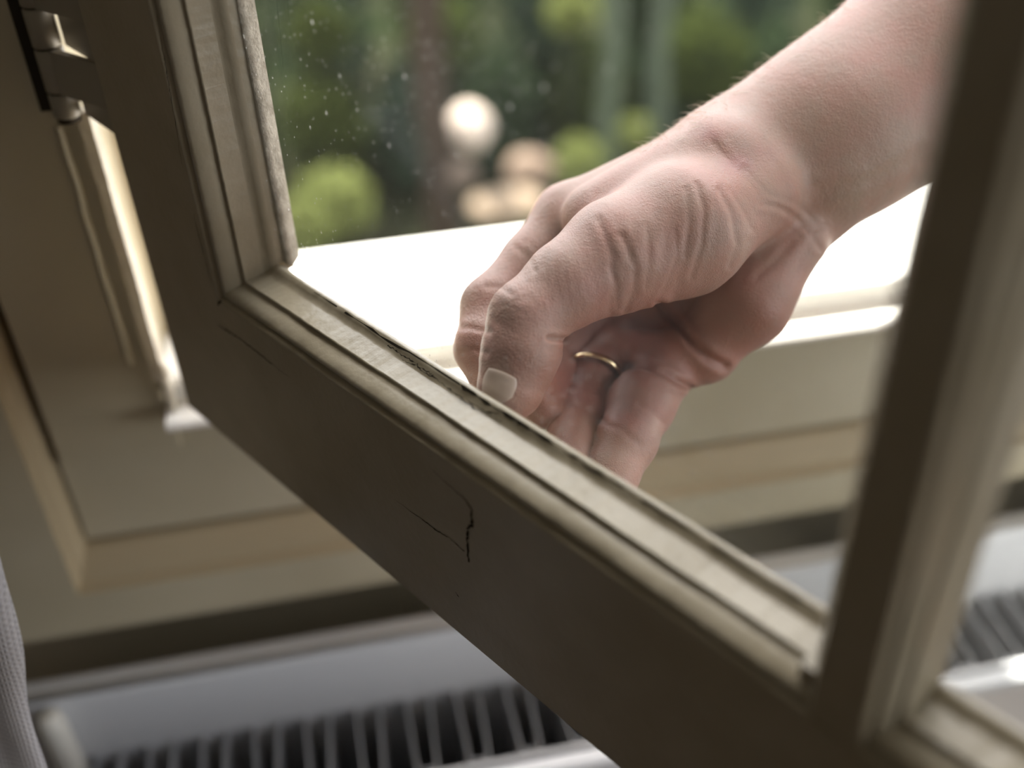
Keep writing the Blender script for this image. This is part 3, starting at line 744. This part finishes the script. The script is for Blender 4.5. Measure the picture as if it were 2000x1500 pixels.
# thumb nail: curved plate lying on the nail bed
corners = [(950, 711), (1015, 738), (1006, 776), (934, 764)]
def nail(name, cs, material, lift=.0005, bulge=.0):
    nu = nv = 16; V = []; ok = True
    ctr = np.mean(cs, axis=0)
    for j in range(nv + 1):
        for i in range(nu + 1):
            a, b = i / nu * 2 - 1, j / nv * 2 - 1
            # squircle map
            sa = a * math.sqrt(max(0, 1 - b * b * .30)); sb = b * math.sqrt(max(0, 1 - a * a * .30))
            s, t = (sa + 1) / 2, (sb + 1) / 2
            p = (np.array(cs[0]) * (1 - s) + np.array(cs[1]) * s) * (1 - t) + (np.array(cs[3]) * (1 - s) + np.array(cs[2]) * s) * t
            if t > .5: p = p + np.array([-.02, 18]) * (t - .5) * 2 * (1 - (2 * s - 1) ** 2)
            h = hit(*p)
            if h[0] is None: return None
            e = max(abs(a), abs(b)); r_ = lift * (1 - e ** 6) - .00015 * e ** 8
            if b > .5: r_ += .0003 * (b - .5)
            V.append(np.array(h[0] + h[1] * (r_ if h[1].dot(Vector(eye) - h[0]) > 0 else -r_)))
    V = np.array(V)
    F = [(j * (nu + 1) + i, j * (nu + 1) + i + 1, (j + 1) * (nu + 1) + i + 1, (j + 1) * (nu + 1) + i) for j in range(nv) for i in range(nu)]
    o = link(name, V, F, material, person, smooth=True)
    return o
NAIL = mat('finger_nail', (.50, .38, .32, 1), rough=.28, spec=.5, bump=(500, .05, .0003))
nail('thumb_nail', corners, NAIL)
# ring on the ring finger
a = C(1235, 640, .445); b = C(1160, 728, .428); c = C(1160, 732, .425)
ax = C(1152, 760, .423) - C(1176, 690, .436); ax /= np.linalg.norm(ax)
t1 = np.cross(ax, (0, 0, 1)); t1 /= np.linalg.norm(t1); t2 = np.cross(ax, t1)
mb = MB(); V = []; n = 64; cs = [(-.0014, -.0003), (-.0011, .0004), (0, .0006), (.0011, .0004), (.0014, -.0003), (0, -.0005)]
for i in range(n):
    an = 2 * math.pi * i / n; rd = t1 * math.cos(an) + t2 * math.sin(an)
    for (l, r_) in cs: V.append(c + ax * l + rd * (.0113 + r_))
k = len(cs); mb.add(V, [(i * k + j, i * k + (j + 1) % k, ((i + 1) % n) * k + (j + 1) % k, ((i + 1) % n) * k + j) for i in range(n) for j in range(k)])
tag(mb.build('finger_ring', GOLD, smooth=True), 'thin gold band on the ring finger', 'ring')
# fine arm hair along the top outline of the forearm
cu = bpy.data.curves.new('arm_hair', 'CURVE'); cu.dimensions = '3D'; cu.bevel_depth = .00007; cu.bevel_resolution = 1
r = random.Random(12); top = [(1650, 8), (1560, 72), (1480, 135), (1400, 190), (1330, 235), (1240, 295)]
cand = np.nonzero((PX[:, 0] > 1250) & (PX[:, 0] < 1760) & (PX[:, 1] > -20))[0]
dtop = poly_dist(PX[cand], top); cand = cand[dtop < 32]
for i in range(260):
    v = cand[r.randrange(len(cand))]; p = HV2[v]; nn = N[v]
    if nn @ (up) < .3: continue
    dirv = nn * r.uniform(.4, .9) + (C(1200, 420, .42) - C(1600, 150, .43)) / .09 * r.uniform(.5, 1.0) + np.array([r.uniform(-.3, .3) for _ in range(3)])
    L = r.choice([.002, .003, .003, .005, .007]); dirv = dirv / np.linalg.norm(dirv)
    sp = cu.splines.new('POLY'); sp.points.add(4)
    for j in range(5):
        t = j / 4; pos = p + dirv * L * t + (-nn) * L * .25 * t * t
        sp.points[j].co = (*pos, 1); sp.points[j].radius = 1 - .85 * t
cu.materials.append(mat('blond_hair', (.75, .66, .52, 1), rough=.5))
ho = bpy.data.objects.new('arm_hair', cu); COL.objects.link(ho); ho.parent = person; ho.matrix_parent_inverse = person.matrix_world.inverted(); ho['kind'] = 'stuff'
# rolled sleeve where the arm leaves the picture
a = C(1930, 0, .45); b = C(2380, -270, .465); mb = MB(); d_ = np.linalg.norm(b - a)
mb.tube(a + (b - a) * .1, b, .045, .055, seg=40, rings=[(0, .036), (0, .047), (.04, .049), (.12, .048), (.13, .046), (.5, .051), (1, .054)], caps=True)
mb.build('sleeve', mat('shirt_cotton', (.30, .31, .34, 1), rough=.9), person, smooth=True)

# ------------------------------------------------------------------ outside
GZ = -1.75
GROUND = mat('garden_ground', (.020, .020, .012, 1), rough=.95, spec=0, col2=(.010, .015, .006, 1), nscale=1.2)
mb = MB(); mb.box(-14, 18, .75, 30, GZ - .1, GZ); tag(mb.build('ground', GROUND), kind='structure')
mb = MB(); mb.box(-2.3, 2.1, Yout, Yout + .01, GZ, H0 - .40); struct(mb.build('wall_outside', PLASTER))
# unseen slab added over the window to keep the high sun off hand and room
mb = MB(); SLAB_Y = 1.31; SLAB_Z = 2.62
mb.box(-2.3, .08, Yout, SLAB_Y, SLAB_Z, SLAB_Z + .16); struct(mb.build('shade_slab', PLASTER)); bpy.data.objects['shade_slab'].name = 'sun_block'

def leafmat(name, c, tr=.5):
    m = bpy.data.materials.new(name); m.use_nodes = True; nt = m.node_tree; nt.nodes.clear()
    out = nt.nodes.new('ShaderNodeOutputMaterial'); d = nt.nodes.new('ShaderNodeBsdfDiffuse'); t = nt.nodes.new('ShaderNodeBsdfTranslucent'); mxs = nt.nodes.new('ShaderNodeMixShader')
    d.inputs[0].default_value = c; t.inputs[0].default_value = tuple(min(1, q * 1.2) for q in c[:3]) + (1,); mxs.inputs[0].default_value = tr * .5
    nt.links.new(d.outputs[0], mxs.inputs[1]); nt.links.new(t.outputs[0], mxs.inputs[2]); nt.links.new(mxs.outputs[0], out.inputs[0]); return m
STEM = mat('green_stem', (.02, .024, .014, 1), rough=.95, spec=0)
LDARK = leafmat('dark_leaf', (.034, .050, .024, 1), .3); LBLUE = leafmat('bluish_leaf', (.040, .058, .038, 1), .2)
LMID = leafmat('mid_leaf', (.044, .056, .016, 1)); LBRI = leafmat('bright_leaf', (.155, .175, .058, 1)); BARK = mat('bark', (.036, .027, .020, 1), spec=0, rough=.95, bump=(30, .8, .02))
def shrub(name, c, rx, ry, rz, n, size, material, label, cat='shrub', group=None, seed=1):
    r = random.Random(seed); t = tag(empty(name, (c[0], c[1], GZ)), label, cat, group)
    V = []; F = []
    for i in range(n):
        while True:
            p = np.array([r.uniform(-1, 1) for _ in range(3)])
            if .15 < p @ p < 1: break
        p = np.array(c) + p * np.array([rx, ry, rz]); s = size * r.uniform(.6, 1.3)
        a = np.array([r.gauss(0, 1) for _ in range(3)]); a /= np.linalg.norm(a); b = np.cross(a, [r.gauss(0, 1) for _ in range(3)]); b /= np.linalg.norm(b); nn = np.cross(a, b)
        k = len(V); V += [p - a * s, p - a * .2 * s + b * .38 * s + nn * .1 * s, p + a * s, p - a * .2 * s - b * .38 * s + nn * .1 * s]
        F += [(k, k + 1, k + 2), (k, k + 2, k + 3)]
    lo = link('foliage', V, F, material, t)
    mb = MB()
    for i in range(6):
        an = i * 1.05; e = np.array(c) + np.array([math.cos(an) * rx * .5, math.sin(an) * ry * .5, rz * .3])
        mb.tube((c[0] + .03 * math.cos(an), c[1] + .03 * math.sin(an), GZ), e, .02, .008, seg=6)
    mb.build('stems', STEM, t, smooth=True); return t
def G(px, py, y): return CY(px, py, y)
def trunk(px, y, r0, label, top=3.0, m=BARK, name='tree_trunk', py=200, seed=1):
    c = G(px, py, y); rr = random.Random(seed); mb = MB(); n = 14
    rings = []
    pts = [(c[0] + rr.uniform(-.02, .02), y + rr.uniform(-.02, .02), GZ + (top - GZ) * i / n) for i in range(n + 1)]
    V = []
    for i, p in enumerate(pts):
        rad_ = r0 * (1.25 if i == 0 else 1 - .03 * i)
        for j in range(16):
            a = 2 * math.pi * j / 16; q = rad_ * (1 + .08 * math.sin(a * 5 + i)); V.append((p[0] + q * math.cos(a), p[1] + q * math.sin(a), p[2]))
    mb.add(V, [(i * 16 + j, i * 16 + (j + 1) % 16, i * 16 + 16 + (j + 1) % 16, i * 16 + 16 + j) for i in range(n) for j in range(16)] + [tuple(range(n * 16, n * 16 + 16))])
    return tag(mb.build(name, m, smooth=True), label, 'tree')
# hedge backdrop: tall shrubs side by side
hs = [(430, 6.6), (640, 6.9), (860, 7.1), (1060, 6.9), (1260, 7.1), (1460, 6.9), (1660, 7.1), (1900, 6.9), (2150, 7.2)]
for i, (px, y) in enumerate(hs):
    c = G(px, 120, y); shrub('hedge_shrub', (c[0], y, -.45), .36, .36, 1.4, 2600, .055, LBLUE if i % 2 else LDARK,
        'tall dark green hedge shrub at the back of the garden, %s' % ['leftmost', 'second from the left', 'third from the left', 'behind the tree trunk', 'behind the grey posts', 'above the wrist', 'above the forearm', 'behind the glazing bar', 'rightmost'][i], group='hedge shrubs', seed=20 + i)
trunk(848, 5.0, .09, 'dark brown tree trunk behind the glass left of the hand', seed=3)
trunk(1190, 5.3, .06, 'slim grey-green trunk behind the hand', m=mat('lichen_bark', (.058, .070, .048, 1), rough=.95, spec=0), seed=4)
trunk(1285, 5.4, .055, 'slim grey-green trunk right beside its twin', m=mat('lichen_bark_pale', (.060, .072, .050, 1), rough=.95, spec=0), seed=5)
def bright(px, py, y, r, label, m=LBRI, n=420, seed=5, size=.05):
    c = G(px, py, y); return shrub('bush', tuple(c), r, r * .8, r, n, size, m, label, 'bush', seed=seed)
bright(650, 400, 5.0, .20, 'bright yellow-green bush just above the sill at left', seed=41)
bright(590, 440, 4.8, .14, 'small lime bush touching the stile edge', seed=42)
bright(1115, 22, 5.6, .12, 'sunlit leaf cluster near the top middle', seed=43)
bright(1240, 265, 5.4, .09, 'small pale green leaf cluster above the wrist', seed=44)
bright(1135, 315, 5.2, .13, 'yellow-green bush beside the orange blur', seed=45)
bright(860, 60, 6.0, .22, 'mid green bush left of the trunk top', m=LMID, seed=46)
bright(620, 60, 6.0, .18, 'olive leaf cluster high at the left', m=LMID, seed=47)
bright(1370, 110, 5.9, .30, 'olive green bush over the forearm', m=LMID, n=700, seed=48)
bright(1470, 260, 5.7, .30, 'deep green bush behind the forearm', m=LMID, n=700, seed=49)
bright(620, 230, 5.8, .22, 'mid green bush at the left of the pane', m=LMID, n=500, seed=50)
for i, px in enumerate([470, 640, 810, 980, 1150, 1320, 1490]):
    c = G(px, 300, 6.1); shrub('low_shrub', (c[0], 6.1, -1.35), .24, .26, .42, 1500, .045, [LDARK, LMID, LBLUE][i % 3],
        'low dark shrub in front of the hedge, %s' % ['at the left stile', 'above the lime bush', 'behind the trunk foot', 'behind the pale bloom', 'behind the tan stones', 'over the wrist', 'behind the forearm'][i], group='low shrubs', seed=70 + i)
def stone(px, py, y, r, col_, label, name='stone', sq=(1, 1, 1), seed=1):
    c = G(px, py, y); bm = bmesh.new(); bmesh.ops.create_icosphere(bm, subdivisions=3, radius=r); rr = random.Random(seed)
    for v in bm.verts:
        f = 1 + .08 * math.sin(v.co.x / r * 3 + seed) + .06 * math.sin(v.co.y / r * 4 + seed); v.co = Vector((v.co.x * sq[0], v.co.y * sq[1], v.co.z * sq[2])) * f
    me = bpy.data.meshes.new(name); bm.to_mesh(me); bm.free(); me.materials.append(mat(name, col_, rough=.8)); me.polygons.foreach_set('use_smooth', [True] * len(me.polygons))
    o = bpy.data.objects.new(name, me); COL.objects.link(o); o.location = c; tag(o, label, name.replace('_', ' ')); return o
stone(918, 250, 5.2, .115, (.50, .41, .34, 1), 'pale cream round bloom in the garden behind the glass', 'flower_head', seed=2)
stone(1035, 330, 4.6, .10, (.13, .085, .055, 1), 'orange-tan garden stone right of the pale bloom', 'garden_stone', (1.2, 1, .9), 3)
stone(905, 340, 4.7, .07, (.08, .055, .038, 1), 'brown garden stone under the pale bloom', 'garden_stone', (.9, 1, 1), 4)
stone(990, 400, 4.3, .12, (.15, .105, .065, 1), 'flat tan garden stone just above the sill', 'garden_stone', (1.4, 1, .5), 5)
